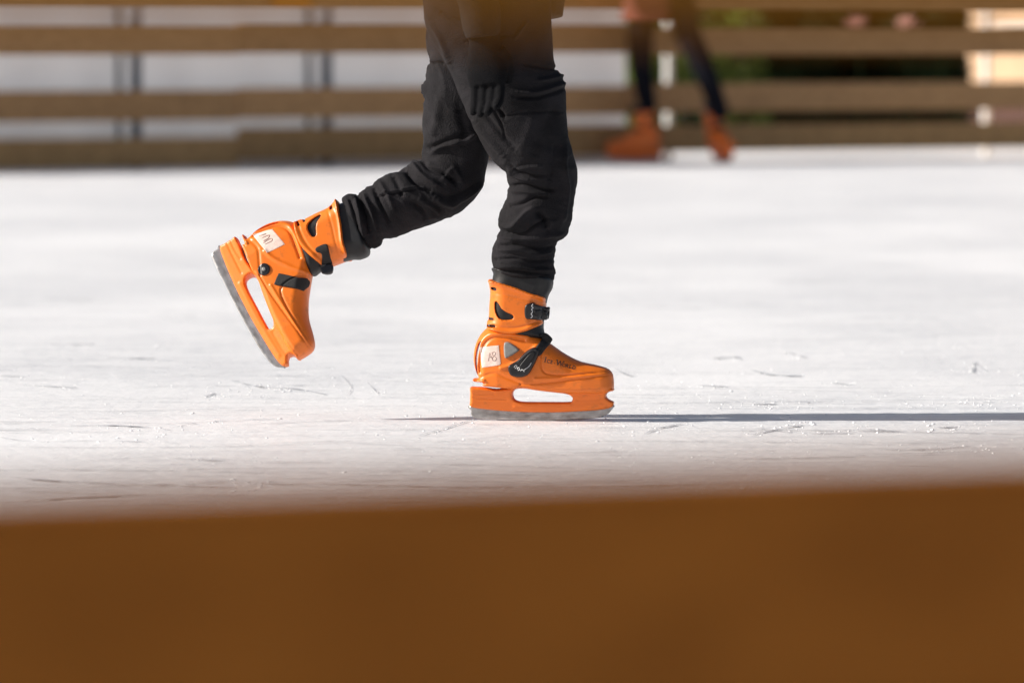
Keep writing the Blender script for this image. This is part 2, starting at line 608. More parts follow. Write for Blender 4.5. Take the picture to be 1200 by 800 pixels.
def make_skate(visible, plastic_mat, parent, full=True):
    """a moulded hire skate in its own space: x towards the toe, z up, y=0 the blade's plane; 'visible' picks which side's fittings lie on -y"""
    # --- shell
    def Wshell(x, z):
        a = np.interp(x, [0, .03, .06, .12, .18, .24, .28, .31], [.030, .036, .0405, .0415, .0425, .0425, .039, .033])
        b = np.interp(z, [.05, .07, .10, .14, .17, .20], [.86, .97, 1.0, .98, .92, .86])
        return a * b
    out = cr([(150, 607, 4), (147, 592, 4), (108, 588, 6), (99, 579, 6), (104, 572, 8), (126, 568, 14), (112, 535, 24), (103, 490, 30), (106, 440, 30), (122, 392, 30), (150, 352, 30), (185, 330, 26),
              (260, 326, 20), (345, 340, 20), (410, 372, 22), (470, 415, 26), (530, 456, 30), (600, 490, 32), (680, 508, 30), (728, 523, 26), (750, 545, 24), (757, 580, 24), (757, 612, 18), (748, 626, 8),
              (700, 640, 7), (620, 640, 6), (540, 640, 6), (470, 634, 6), (400, 626, 6), (330, 616, 5), (290, 621, 4), (215, 614, 4)], .02)
    slit = cr([(141, 400), (135, 425), (127, 470), (123, 515), (126, 552), (119, 535), (114, 495), (118, 452), (129, 415)], .004)
    det = poly_detail([
        (cr([(360, 372), (300, 366), (220, 358), (168, 372), (136, 415), (122, 470), (121, 520), (135, 562)], 0), .0045, 0.0042),
        (cr([(350, 392), (290, 384), (220, 378), (180, 392), (152, 430), (140, 490), (140, 540)], 0), .0022, -0.0039),
        (cr([(428, 430), (424, 490), (440, 535), (480, 548), (560, 550), (660, 541), (752, 537)], 0), .0016, -0.0033),
        (cr([(330, 595), (400, 592), (480, 584), (580, 570), (680, 556), (752, 548)], 0), .0016, -0.0027),
        (cr([(400, 570), (480, 566), (580, 558), (690, 547), (752, 542)], 0), .0030, 0.0024),
        (cr([(240, 520), (280, 508), (330, 478), (380, 440), (420, 400)], 0), .0040, 0.0033),
        (cr([(300, 612), (400, 612), (520, 626), (640, 628), (745, 616)], 0), .0028, -0.0024),
        (cr([(150, 560), (210, 545), (270, 565), (330, 590)], 0), .0030, -0.0018),
        (cr([(100, 580), (160, 579)], 0), .0025, 0.0040),
        (cr([(105, 594), (162, 592)], 0), .0018, -0.0050),
    ])
    shell = Shape(out, [slit], Wshell, det)
    V, F = shell.mesh(.002)
    sk = mk('ice_skate', V, F, plastic_mat)
    sk['own_space'] = 1
    sk.parent = parent

    # --- blade holder
    def Whold(x, z):
        return np.interp(z, [0, .024, .05, .068, .09], [.006, .0105, .019, .026, .028])
    hout = cr([(89, 613, 5), (120, 612, 4), (150, 613, 4), (215, 620, 4), (300, 606, 8), (420, 600, 9), (560, 600, 9), (700, 604, 9), (755, 612, 7), (756, 626, 6), (738, 630, 4), (724, 641, 4), (724, 656, 4), (738, 668, 4),
               (756, 676, 5), (757, 688, 5), (744, 704, 5), (690, 716, 4), (600, 723, 4), (480, 729, 4), (320, 728, 4), (180, 719, 4), (92, 706, 5), (86, 680, 6), (87, 640, 6)], .005)
    hole = cr([(287, 645), (293, 628), (312, 619), (350, 619), (420, 627), (490, 635), (545, 645), (564, 658), (562, 673), (545, 679), (430, 680), (330, 679), (296, 668)], .004)
    hdet = poly_detail([(cr([(90, 640), (140, 645), (200, 640)], 0), .002, -.0016), (cr([(90, 662), (150, 666), (260, 668)], 0), .002, -.0016),
                        (cr([(590, 668), (680, 664), (730, 655)], 0), .003, -.0012), (cr([(300, 700), (480, 704), (700, 692)], 0), .004, .0015)])
    holder = Shape(hout, [] if visible == 'plain' else [hole], Whold, hdet)
    V, F = holder.mesh(.0024)
    mk('blade_holder', V, F, plastic_mat, sk)

    # --- steel blade
    blade = Shape(cr([(90, 700), (300, 712), (480, 716), (640, 712), (752, 692), (749, 712), (715, 742), (640, 758), (480, 766), (300, 766), (160, 763), (106, 757), (92, 744), (89, 722)], .0012), [], lambda x, z: 0 * x + .0032)
    V, F = blade.mesh(.0032)
    mk('blade', V, F, M['steel'], sk)

    # --- liner
    liner = Shape(cr([(196, 58, 6), (330, 74, 6), (430, 86, 8), (464, 98, 16), (475, 122, 26), (470, 155, 34), (452, 190, 34), (436, 260, 34), (430, 330, 34), (424, 388, 26), (300, 392, 20), (185, 345, 36), (178, 260, 36), (184, 150, 36), (194, 90, 36)], .03), [],
                  lambda x, z: 0 * x + .0400)
    V, F = liner.mesh(.003)
    mk('liner', V, F, M['liner'], sk)

    # --- cuff
    holes = [cr([(210, 222), (216, 214), (226, 222), (240, 245), (262, 262), (292, 276), (294, 288), (276, 293), (246, 292), (226, 280), (214, 256)], .0025),
             cr([(190, 148), (214, 150), (214, 161), (194, 158)], .002),
             cr([(176, 288), (202, 290), (202, 298), (178, 297)], .002),
             cr([(172, 321), (211, 322), (211, 331), (176, 331)], .002)]
    cuff = Shape(cr([(172, 118, 10), (180, 112, 6), (215, 118, 4), (300, 141, 4), (380, 171, 4), (438, 192, 5), (443, 220, 34), (438, 260, 36), (431, 300, 34), (426, 320, 12), (385, 341, 4), (330, 360, 4), (280, 366, 4),
                     (215, 356, 5), (172, 345, 14), (165, 330, 26), (166, 308, 30), (173, 290, 36), (176, 230, 38), (180, 175, 36), (176, 140, 20)], .03), holes, lambda x, z: 0 * x + .0455,
                 poly_detail([(cr([(176, 120), (215, 124), (300, 147), (380, 177), (436, 198)], 0), .0040, .0042), (cr([(180, 168), (230, 176), (300, 190), (420, 222)], 0), .0022, -.0010),
                              (cr([(168, 312), (240, 330), (320, 330), (400, 306), (432, 280)], 0), .0022, -.0016),
                              (cr([(168, 336), (240, 350), (320, 348), (424, 312)], 0), .0040, .0022)]))
    V, F = cuff.mesh(.002)
    mk('cuff', V, F, plastic_mat, sk)

    def on_cuff(P):
        return np.maximum(cuff.y(P), liner.y(P))

    def on_shell(P):
        return np.maximum(shell.y(P), liner.y(P))

    def plate(name, pts, h, r, m, base, step=.0016, par=None, holes=()):
        s = Shape(pts, holes, lambda x, z: 0 * x + h, seglen=.0014)
        V, F = s.mesh(step, base)
        return mk(name, V, F, m, par or sk)

    def marks(name, strokes, w, m, base, lift, par=None):
        vf = []
        for st in strokes:
            q = spline(st, 4) if len(st) > 2 else np.array(st, float)
            y = -(base(q[:, :2]) + lift)
            vf.append(tube([(a[0], b, a[1]) for a, b in zip(q, y)], [w] * len(q), 6, 0.5))
        V, F = join(*vf)
        return mk(name, V, F, m, par or sk)

    def lettering(text_spec, m, base, lift):
        """raised-ink letters that follow the shell: (character, x, z, size, angle)"""
        vf = []
        for ch, x0, z0, size, ang in text_spec:
            cu = bpy.data.curves.new('t', 'FONT')
            cu.body = ch
            cu.size = size
            cu.offset = size * 0.018
            cu.resolution_u = 3
            o = bpy.data.objects.new('t', cu)
            C.objects.link(o)
            dg = bpy.context.evaluated_depsgraph_get()
            me = o.evaluated_get(dg).to_mesh()
            vs = [v.co.copy() for v in me.vertices]
            fs = [list(p.vertices) for p in me.polygons]
            o.evaluated_get(dg).to_mesh_clear()
            bpy.data.objects.remove(o)
            bpy.data.curves.remove(cu)
            c, s = math.cos(ang), math.sin(ang)
            # small serif feet on the upright strokes
            hgt = max(v.y for v in vs)
            if ch in 'ICWRLDE':
                xs0, xs1 = min(v.x for v in vs), max(v.x for v in vs)
                bars = {'I': [(xs0, 0), (xs0, hgt)], 'L': [(xs0, 0), (xs0, hgt)], 'R': [(xs0, 0), (xs1 - size * .05, 0)], 'D': [(xs0, 0), (xs0, hgt)], 'E': [(xs0, hgt), (xs0, 0)], 'W': [(xs0, hgt), (xs1 - size * .1, hgt)], 'C': []}[ch]
                for bx, by in bars:
                    k = len(vs)
                    w0, w1, t = bx - size * .07, bx + size * .19, size * .035
                    vs += [Vector((w0, by - t, 0)), Vector((w1, by - t, 0)), Vector((w1, by + t, 0)), Vector((w0, by + t, 0))]
                    fs.append([k, k + 1, k + 2, k + 3])
            P = np.array([(x0 + v.x * c - v.y * s, z0 + v.x * s + v.y * c) for v in vs])
            y = -(base(P) + lift)
            vf.append(([(p[0], yy, p[1]) for p, yy in zip(P, y)], fs))
        V, F = join(*vf)
        return mk('lettering', V, F, m, sk, smooth=False)

    if visible == 'outer':
        plate('ankle_plug', cr([(253, 412), (262, 399), (285, 403), (322, 430), (320, 442), (270, 472), (256, 464)], .0035), .006, 0, M['grey_plastic'], on_shell)
        st = plate('sticker', cr([(138, 430, .8), (142, 425, .8), (226, 415, .8), (230, 420, .8), (239, 500, .8), (236, 505, .8), (154, 518, .8), (149, 514, .8)], .001), .0007, 0, M['sticker'], on_shell)
        A = cr([(180, 488), (186, 450)], 0), cr([(186, 450), (200, 480)], 0), cr([(182, 472), (195, 468)], 0)
        eight = cr([(205, 464), (198, 455), (202, 446), (211, 446), (214, 454), (208, 462), (200, 470), (200, 482), (210, 486), (217, 478), (214, 468), (205, 464)], 0)
        marks('ink_writing', [*A, eight], .0007, M['pencil'], on_shell, .0010, st)
        # upper strap and buckle
        plate('strap', cr([(395, 226, 2), (440, 240, 3), (460, 240, 4), (458, 280, 4), (448, 296, 3), (395, 292, 2)], .002), .0050, 0, M['webbing'], lambda P: np.maximum(on_cuff(P), .012))
        b = plate('buckle', cr([(352, 240), (362, 222), (392, 214), (404, 222), (440, 237), (460, 238), (462, 252), (452, 262), (454, 282), (447, 298), (420, 298), (385, 294), (360, 290), (352, 272)], .003), .0110, 0, M['black_plastic'],
                  lambda P: np.maximum(on_cuff(P), .014))
        bb = lambda P: np.maximum(on_cuff(P), .014) + .0108
        marks('buckle_mark', [cr([(392, 222), (386, 230), (392, 238), (386, 246), (391, 256), (384, 266), (389, 276), (382, 286)], 0)], .0009, M['white_ink'], bb, .0004, b)
        plate('buckle_lever', cr([(402, 250), (446, 254), (448, 270), (404, 276)], .002), .006, 0, M['liner'], bb, par=b)
        # instep strap and ratchet buckle
        plate('strap', cr([(420, 362, 3), (445, 360, 3), (472, 384, 5), (468, 400, 5), (448, 428, 4), (420, 462, 3), (388, 452, 3), (415, 405, 3), (424, 385, 3)], .003), .0075, 0, M['webbing'], lambda P: np.maximum(on_shell(P), .012))
        b = plate('buckle', cr([(274, 520), (282, 503), (318, 482), (356, 442), (392, 422), (420, 432), (412, 470), (392, 510), (374, 542), (352, 558), (320, 562), (290, 555), (278, 540)], .0035), .0115, 0, M['black_plastic'], on_shell)
        bb = lambda P: on_shell(P) + .0112
        marks('buckle_mark', [cr([(304, 514), (312, 504), (318, 510), (308, 520)], 0), cr([(318, 522), (326, 514), (330, 524), (322, 528)], 0), cr([(334, 530), (342, 524), (352, 534)], 0), cr([(350, 526), (372, 510), (384, 492)], 0)], .0008, M['white_ink'], bb, .0004, b)
        plate('buckle_lever', cr([(330, 505), (372, 455), (398, 440), (402, 456), (376, 500), (352, 518), (336, 518)], .002), .005, 0, M['liner'], bb, par=b)
        # maker's name on the toe
        ang = math.atan2(-(524 - 490), (580 - 441))
        spec, x, z = [], (441 - 88) * K, (766 - 489) * K
        adv = {'I': .0048, 'C': .0074, 'E': .0070, '-': .0042, 'W': .0122, 'O': .0073, 'R': .0068, 'L': .0060, 'D': .007}
        word = 'ICE-WORLD'
        for i, ch in enumerate(word):
            big = i in (0, 4)
            size = .0148 if big else .0100
            spec.append((ch, x, z, size, ang))
            a = adv[ch] * 1.10
            x += a * math.cos(ang) * 0.98
            z += a * math.sin(ang) * 0.98
        lettering(spec, M['ink'], shell.y, .0006)
    elif visible == 'inner':
        c = np.array(cl([(332, 345)], 0)[0][:2])
        ring = [(c[0] + .0135 * math.cos(t), c[1] + .0135 * math.sin(t), .0015) for t in np.linspace(0, 2 * math.pi, 12, endpoint=False)]
        rv = plate('rivet_disc', ring, .003, 0, M['black_plastic'], on_shell)
        ring2 = [(c[0] + .0045 * math.cos(t), c[1] + .0045 * math.sin(t), .0015) for t in np.linspace(0, 2 * math.pi, 10, endpoint=False)]
        plate('rivet_head', ring2, .002, 0, M['grey_plastic'], lambda P: on_shell(P) + .003, par=rv)
        st = plate('sticker', cl([(272, 198, .8), (278, 192, .8), (352, 174, .8), (358, 177, .8), (410, 232, .8), (406, 240, .8), (345, 274, .8), (338, 272, .8)], .001), .0007, 0, M['sticker'], on_shell)
        marks('ink_writing', [cl([(315, 212), (345, 200), (340, 214), (322, 226)], 0), cl([(322, 234), (352, 214), (358, 224), (330, 240)], 0), cl([(300, 205), (330, 195)], 0)], .0010, M['pencil'], on_shell, .0010, st)
        plate('strap', cl([(383, 408, 2), (381, 398, 2), (394, 364, 2), (402, 360, 2), (478, 372, 3), (508, 368, 4), (516, 384, 4), (500, 418, 4), (490, 422, 3), (430, 415, 2)], .002), .0045, 0, M['webbing'], lambda P: np.maximum(on_shell(P), .010))
        s = plate('strap', cl([(548, 252, 2), (580, 234, 2), (598, 240, 2), (608, 300, 2), (610, 336, 4), (582, 344, 4), (566, 330, 3), (572, 275, 2), (552, 266, 2)], .002), .0045, 0, M['webbing'], lambda P: np.maximum(on_cuff(P), .012))
        plate('buckle', cl([(562, 312), (608, 302), (612, 334), (590, 344), (566, 340)], .002), .0055, 0, M['black_plastic'], lambda P: np.maximum(on_cuff(P), .012) + .0035, par=s)
    return sk


def pose(o, fwd, up, heel, parent_loc):
    """stand a skate: fwd and up directions, heel end of the blade at the given world point"""
    f = Vector(fwd).normalized()
    u = Vector(up)
    u = (u - f * u.dot(f)).normalized()
    y = u.cross(f)
    m = Matrix((f, y, u)).transposed().to_4x4()
    m.translation = Vector(heel) - Vector(parent_loc)
    o.matrix_local = m


# ------------------------------------------------------------------ setting
A45 = math.atan(YAW)
T = Vector((math.cos(A45), math.sin(A45), 0))          # along the rink's sides
Nn = Vector((-math.sin(A45), math.cos(A45), 0))        # across the rink, away from the camera


def quad_sheet(name, pts, m, z):
    o = mk(name, [(p[0], p[1], z) for p in pts], [list(range(len(pts)))], m, smooth=False)
    tag(o, kind='structure')
    return o


g0 = Vector((0, 0, 0))
ground = mk('ground', [(-300, -60, -.06), (300, -60, -.06), (300, 500, -.06), (-300, 500, -.06)], [[0, 1, 2, 3]], M['ground'], smooth=False)
tag(ground, kind='structure')
n0, n1 = Vector((0, 2.2, 0)), Vector((0, 36.95, 0)) + Nn * 3.0
corners = [n0 - T * 26, n0 + T * 45, n1 + T * 30, n1 - T * 45]
corners = [Vector((c.x, c.y, 0)) for c in corners]
V = [(c.x, c.y, 0) for c in corners] + [(c.x, c.y, -.055) for c in corners]
ice = mk('ice_rink', V, [[0, 1, 2, 3], [4, 7, 6, 5], [0, 4, 5, 1], [1, 5, 6, 2], [2, 6, 7, 3], [3, 7, 4, 0]], M['ice'], smooth=False)
tag(ice, kind='structure')


# skate cuts as flat strips with groove shade painted in, and crumbs of ice thrown up beside them
def ground_pt(px, py):
    Y = H * FPX / (py - HOR)
    Y = H / ((py - HOR) / FPX)
    # exact: intersect the pixel's ray with z = 0
    a = at(px, py, 10.0)
    t = H / (H - a.z)
    return Vector((a.x * t, a.y * t, 0))


cut_lines = []
photo_cuts = [
    ([(0, 558), (60, 563), (150, 567), (240, 570), (290, 571)], 1.3), ([(0, 588), (90, 582), (170, 579)], 1.0), ([(300, 567), (400, 567), (560, 570), (680, 566)], 1.0),
    ([(25, 452), (70, 454), (90, 455)], 1.1), ([(270, 446), (305, 454), (345, 456), (382, 463)], 1.6), ([(300, 452), (310, 455)], 2.2), ([(70, 500), (130, 499), (180, 502), (200, 505)], 1.0),
    ([(0, 513), (40, 518), (120, 517), (210, 520)], .7), ([(200, 537), (235, 539), (262, 541)], 1.2), ([(240, 466), (252, 461)], 1.6), ([(200, 503), (240, 495), (330, 491)], .7),
    ([(490, 511), (520, 503), (555, 492)], 1.0), ([(755, 509), (775, 502), (800, 497)], 1.6), ([(880, 510), (920, 502), (940, 499)], 1.4), ([(885, 502), (940, 508), (1000, 508)], 1.0),
    ([(970, 506), (1010, 504), (1055, 506)], 1.5), ([(1100, 502), (1130, 500)], 1.8), ([(800, 540), (900, 537), (1000, 536)], .6), ([(1030, 527), (1080, 527), (1140, 523)], 1.0),
    ([(640, 570), (760, 568), (830, 566)], .8), ([(835, 421), (860, 419), (870, 423)], 2.6), ([(880, 434), (905, 440), (940, 441)], 2.4), ([(1143, 425), (1140, 438)], 2.6), ([(1146, 428), (1158, 437)], 1.0),
    ([(925, 414), (945, 420)], 2.2), ([(820, 452), (855, 454)], 1.6), ([(720, 432), (735, 440), (745, 442)], 2.0), ([(975, 449), (1000, 452)], 1.8), ([(880, 474), (910, 474)], 1.4), ([(1140, 472), (1165, 472)], 1.5),
    ([(150, 420), (180, 421)], 1.6), ([(320, 408), (360, 412)], 1.4), ([(400, 440), (412, 455), (405, 465)], .8), ([(430, 448), (443, 462)], .8), ([(0, 441), (30, 442)], 1.6), ([(60, 404), (110, 404)], 1.3),
    ([(560, 375), (640, 377)], 1.2), ([(750, 360), (820, 362)], 1.5), ([(1000, 372), (1100, 374)], 1.4), ([(20, 350), (110, 352)], 1.2), ([(900, 330), (990, 331)], 1.6), ([(180, 372), (230, 371)], 1.0),
]
for pts, w in photo_cuts:
    q = [ground_pt(*p) for p in pts]
    cut_lines.append((q, w))
for _ in range(400):                                   # the rest of the traffic: long shallow arcs
    py = 300 + 345 * random.random() ** .8
    c = ground_pt(random.uniform(-150, 1350), py)
    L, a = random.uniform(.05, .8), random.gauss(0.1, .35)
    k = random.gauss(0, .6)
    q, p = [], Vector(c)
    for i in range(9):
        q.append(Vector(p))
        p = p + Vector((math.cos(a), math.sin(a), 0)) * L / 8
        a += k * L / 8
    cut_lines.append((q, random.uniform(.12, .45)))
V, F = [], []
for q, w in cut_lines:
    pts = spline([tuple(p) for p in q], 5)
    n = len(pts)
    k0 = len(V)
    for i, p in enumerate(pts):
        d = pts[min(i + 1, n - 1)] - pts[max(i - 1, 0)]
        nr = np.array([-d[1], d[0], 0]) / (np.hypot(d[0], d[1]) + 1e-9)
        ta = math.sin(math.pi * (i + .35) / (n + .3)) ** .6
        # a cut running away from the camera shows its full width, one running across shows it foreshortened
        ww = w * (.0016 + .0085 * abs(nr[1])) * ta * (.6 + .8 * random.random())
        V.append((p[0] + nr[0] * ww, p[1] + nr[1] * ww, .002))
        V.append((p[0] - nr[0] * ww, p[1] - nr[1] * ww, .002))
    for i in range(n - 1):
        a = k0 + 2 * i
        F.append([a, a + 1, a + 3, a + 2])
cuts = mk('skate_cuts', V, F, M['scratch'], smooth=False)
tag(cuts, 'thin blade cuts and scratches across the white ice, their shade painted grey', 'scratches', kind='stuff')

ico_bm = bmesh.new()
bmesh.ops.create_icosphere(ico_bm, subdivisions=1, radius=1)
icoV, icoF = bm2(ico_bm)
icoV = np.array([tuple(v) for v in icoV])
spots = []
for _ in range(900):
    py = 400 + 230 * random.random()
    spots.append((ground_pt(random.uniform(-60, 1260), py), random.uniform(.0006, .0021) * (1.9 if random.random() < .05 else 1)))
for q, w in cut_lines[:46]:
    for _ in range(int(4 + 6 * w)):
        p = q[0].lerp(q[-1], random.random()) if len(q) == 2 else q[random.randrange(len(q) - 1)].lerp(q[min(len(q) - 1, 1 + random.randrange(len(q) - 1))], random.random())
        spots.append((p + Vector((random.gauss(0, .02), random.gauss(0, .05), 0)), random.uniform(.0007, .0024)))
for px0, px1, py0, py1, n, s in ((800, 1200, 462, 480, 200, .0032), (860, 1120, 494, 512, 60, .004), (1040, 1200, 520, 532, 90, .003), (270, 320, 560, 575, 50, .004), (250, 340, 452, 468, 60, .0034), (560, 715, 486, 493, 40, .004), (470, 700, 470, 500, 60, .003), (180, 240, 498, 512, 24, .0035), (930, 960, 496, 500, 10, .006), (1085, 1110, 503, 506, 12, .006)):
    for _ in range(int(n * .45)):
        spots.append((ground_pt(random.uniform(px0, px1), random.uniform(py0, py1)), random.uniform(.3, .8) * s))
V, F = [], []
for p, s in spots:
    k = len(V)
    j = 1 + rng.uniform(-.35, .35, icoV.shape)
    q = icoV * j * np.array([s * random.uniform(.7, 1.8), s * random.uniform(.7, 1.8), s * random.uniform(.5, .9)]) + np.array([p.x, p.y, s * .25])
    V += q.tolist()
    F += [[i + k for i in f] for f in icoF]
crumbs = mk('ice_crumbs', V, F, M['crumb'], smooth=False)
tag(crumbs, 'loose white crumbs of shaved ice scattered over the rink', 'ice crumbs', kind='stuff')


# ------------------------------------------------------------------ far fence of the rink
def fpt(px, back=0.0):
    Y = far_y(px)
    Y += back * math.hypot(1, YAW)
    return Vector(((px - 600) / FPX * Y, Y, 0))


def fence_section(px0, px1, boards, posts, label, ends=0.0):
    a, b = fpt(px0), fpt(px1)
    mid = (a + b) / 2
    root = empty('fence_section', mid)
    tag(root, label, 'fence', 'plank fence sections round the far side of the rink')
    hl = (b - a).length / 2
    for i, (z0, z1) in enumerate(boards):
        jit = Nn * (0.002 * i)
        V, F = box(mid + jit + Vector((0, 0, (z0 + z1) / 2)), T * (hl - .001), Nn * .02, (0, 0, (z1 - z0) / 2), .006)
        mk('board', V, F, M['board'] if i < 3 else M['board_low'], root)
    for px in posts:
        p = fpt(px, .066)
        V, F = box(p + Vector((0, 0, .585)), T * .022, Nn * .035, (0, 0, .585), .004)
        mk('post', V, F, M['post_metal'], root)
    return root


def heights(px, *rows):
    """board edges read off the photo rows at one column, turned into heights above the ice"""
    k = far_y(px) / FPX
    return [(1.03, 1.20)] + [(H - (b - HOR) * k, H - (a - HOR) * k) for a, b in rows]


fence_section(-420, 278.2, heights(140, (28, 63), (106, 142), (162, 196)), [-330, -72, 160], 'brown plank fence section with its lowest board resting on the ice')
fence_section(278.8, 734.5, heights(500, (26, 61), (102, 137), (148, 185)), [383, 605], 'brown plank fence section behind the orange skated skater, white sheet behind it')
fence_section(735.5, 1640, heights(960, (31, 63), (97, 130), (145, 176)), [1330, 1560], 'brown plank fence section with dark greenery showing between its boards')

# white painted posts just behind the open section
for px, lab in ((783, 'slim white post behind the fence, seen between the legs of the far skater'), (1155, 'slim white post behind the fence, in front of the peach wall')):
    p = fpt(px, .30)
    bm = bmesh.new()
    bmesh.ops.create_cone(bm, cap_ends=True, segments=20, radius1=.028, radius2=.028, depth=1.5, matrix=Matrix.Translation((p.x, p.y, .75 - .02)))
    V, F = bm2(bm)
    root = mk('white_post', V, F, M['white_paint'], origin=(p.x, p.y, 0))
    tag(root, lab, 'post', 'white posts behind the fence')
    bm = bmesh.new()
    bmesh.ops.create_uvsphere(bm, u_segments=16, v_segments=10, radius=.034, matrix=Matrix.Translation((p.x, p.y, 1.49)))
    V, F = bm2(bm)
    mk('cap', V, F, M['white_paint'], root)

# white sheeting stretched on its own frame behind the left half of the fence
a, b = fpt(-470, .34), fpt(733, .34)
V, F = [], []
nx, nz = 160, 10
for i in range(nx + 1):
    for k in range(nz + 1):
        p = a.lerp(b, i / nx)
        w = .005 * math.sin(i * .55) * (0.3 + k / nz) + .007 * noise.noise(Vector((i * .21, k * .4, 2)))
        q = p + Nn * w
        V.append((q.x, q.y, .015 + 1.24 * k / nz))
for i in range(nx):
    for k in range(nz):
        c = i * (nz + 1) + k
        F.append([c, c + nz + 1, c + nz + 2, c + 1])
tm = (a + b) / 2
tarp = mk('tarpaulin', V, F, M['tarp'], origin=(tm.x, tm.y, 0))
tag(tarp, 'white tarpaulin sheet stretched behind the brown plank fence', 'tarpaulin')
V, F = box((a + b) / 2 + Nn * .16 + Vector((0, 0, .12)), T * ((b - a).length / 2 - .05), Nn * .07, (0, 0, .17), .01)  # unseen block added to keep light off the sheet's lower part
blocker = mk('tarp_light_blocker', V, F, M['ground'])
tag(blocker, kind='structure')
for px in (140, 362, 560):
    p = fpt(px, .315)
    V, F = box(p + Vector((0, 0, .56)), T * .016, Nn * .012, (0, 0, .56), .003)
    mk('support_strut', V, F, M['post_metal'], tarp)

# orange notice board tied to the fence above the gap
p = fpt(343, -.045)
V, F = box(p + Vector((0, 0, 1.16)), T * .14, Nn * .012, (0, 0, .13), .004)
nb = mk('notice_board', V, F, M['banner'], origin=(p.x, p.y, 1.03))
tag(nb, 'plain orange notice board fixed to the top of the far fence', 'notice board')


# ------------------------------------------------------------------ greenery and wall beyond the open section
def leaves(n, sample, size, seed):
    r = random.Random(seed)
    V, F = [], []
    for _ in range(n):
        c = sample(r)
        s = size * r.uniform(.6, 1.4)
        a, b = r.uniform(0, 6.28), r.gauss(0, .7)
        u = Vector((math.cos(a) * math.cos(b), math.sin(a) * math.cos(b), math.sin(b)))
        v = u.cross(Vector((r.gauss(0, 1), r.gauss(0, 1), r.gauss(0, 1)))).normalized()
        w = u.cross(v)
        k = len(V)
        V += [c - u * s, c + v * s * .45 + w * s * .08, c + u * s, c - v * s * .45 + w * s * .08]
        F.append([k, k + 1, k + 2, k + 3])
    return V, F


def bush(name, base, rx, ry, h, n, size, m, label, cat, group, seed, z0=.0, trunk=True):
    root = empty(name, base)
    tag(root, label, cat, group)
    r0 = random.Random(seed)
    lobes = [(Vector((r0.uniform(-.75, .75) * rx, r0.uniform(-.7, .7) * ry, z0 + (h - z0) * r0.uniform(.12, .88))), r0.uniform(.28, .5)) for _ in range(26)]

    def samp(r):
        c, s = lobes[r.randrange(len(lobes))]
        d = Vector((r.gauss(0, 1), r.gauss(0, 1), r.gauss(0, 1))).normalized() * s * (r.random() ** .4)
        q = Vector(base) + c + Vector((d.x * rx, d.y * ry, d.z * h * .55))
        q.z = max(q.z, .03)
        return q
    V, F = leaves(n, samp, size, seed)
    mk('foliage', V, F, m, root, smooth=False)
    if trunk:
        vf = []
        b = Vector(base)
        vf.append(tube([b + Vector((0, 0, -.05)), b + Vector((.03, 0, h * .3)), b + Vector((-.02, .03, h * .7))], [.05, .04, .015], 8))
        for k in range(6):
            a = k * 1.05
            e = b + Vector((math.cos(a) * rx * .7, math.sin(a) * ry * .7, h * (.45 + .08 * k)))
            s = b + Vector((.03, 0, h * (.12 + .06 * k)))
            vf.append(tube([s, s.lerp(e, .5) + Vector((0, 0, .05)), e], [.022, .015, .006], 6))
        V, F = join(*vf)
        mk('stems', V, F, M['bark'], root)
    return root


def wpx(px, Y):
    return (px - 600) / FPX * Y


for i, (px, Y, rx, h, lab) in enumerate(((905, 44.6, .62, 1.55, 'dark evergreen shrub behind the fence, nearest the fresh green bush'), (985, 45.2, .6, 1.6, 'dark evergreen shrub behind the middle of the open fence'), (1076, 44.8, .38, 1.5, 'dark evergreen shrub beside the peach wall'))):
    bush('evergreen_shrub', (wpx(px, Y), Y, -.06), rx, .8, h, 9000, .055, M['leaf_dark'], lab, 'shrub', 'dark shrubs behind the fence', 20 + i)
bush('leafy_bush', (wpx(756, 42.5), 42.5, -.06), .30, .4, 1.4, 2600, .05, M['leaf_mid'], 'fresh green bush behind the fence beside the end of the white sheet', 'bush', 'green bushes behind the fence', 31)
bush('leafy_bush', (wpx(866, 42.6), 42.6, -.06), .22, .3, 1.3, 1500, .05, M['leaf_mid'], 'fresh green bush behind the fence in front of the dark shrubs', 'bush', 'green bushes behind the fence', 32)
a, b = Vector((wpx(742, 47.6), 47.6, -.06)), Vector((wpx(1132, 48.4), 48.4, -.06))
root = empty('clipped_hedge', (a + b) / 2)
tag(root, 'long dark clipped hedge farthest back, behind all the shrubs', 'hedge')
V, F = leaves(14000, lambda r: a.lerp(b, r.random()) + Vector((0, r.gauss(0, .16), r.uniform(.0, 1.62))), .055, 77)
mk('foliage', V, F, M['leaf_dark'], root, smooth=False)
vf = []
for k in range(9):
    p = a.lerp(b, (k + .5) / 9)
    vf.append(tube([p, p + Vector((.03, 0, .6)), p + Vector((-.02, .02, 1.3))], [.03, .022, .008], 7))
V, F = join(*vf)
mk('stems', V, F, M['bark'], root)
# two pale pink blossoms on thin stems above the second board
for px, Y, lab in ((1004, 42.2, 'pink blossom on a stem before the dark shrubs, the deeper pink one'), (1061, 42.0, 'pink blossom on a stem before the dark shrubs, the paler one nearer the wall')):
    z = H + (HOR - 22) / FPX * Y
    b = Vector((wpx(px, Y), Y, -.06))
    top = Vector((b.x, Y, z))
    V, F = tube([b, b.lerp(top, .5) + Vector((.03, 0, 0)), top], [.005, .004, .004], 8)
    root = mk('garden_flower', V, F, M['leaf_dark'], origin=tuple(b))
    tag(root, lab, 'flower', 'pink flowers behind the fence')
    r = random.Random(px)
    V, F = leaves(70, lambda r: top + Vector((r.gauss(0, .03), r.gauss(0, .03), r.gauss(0, .02))), .03, px)
    mk('petals', V, F, M['petal'], root, smooth=False)

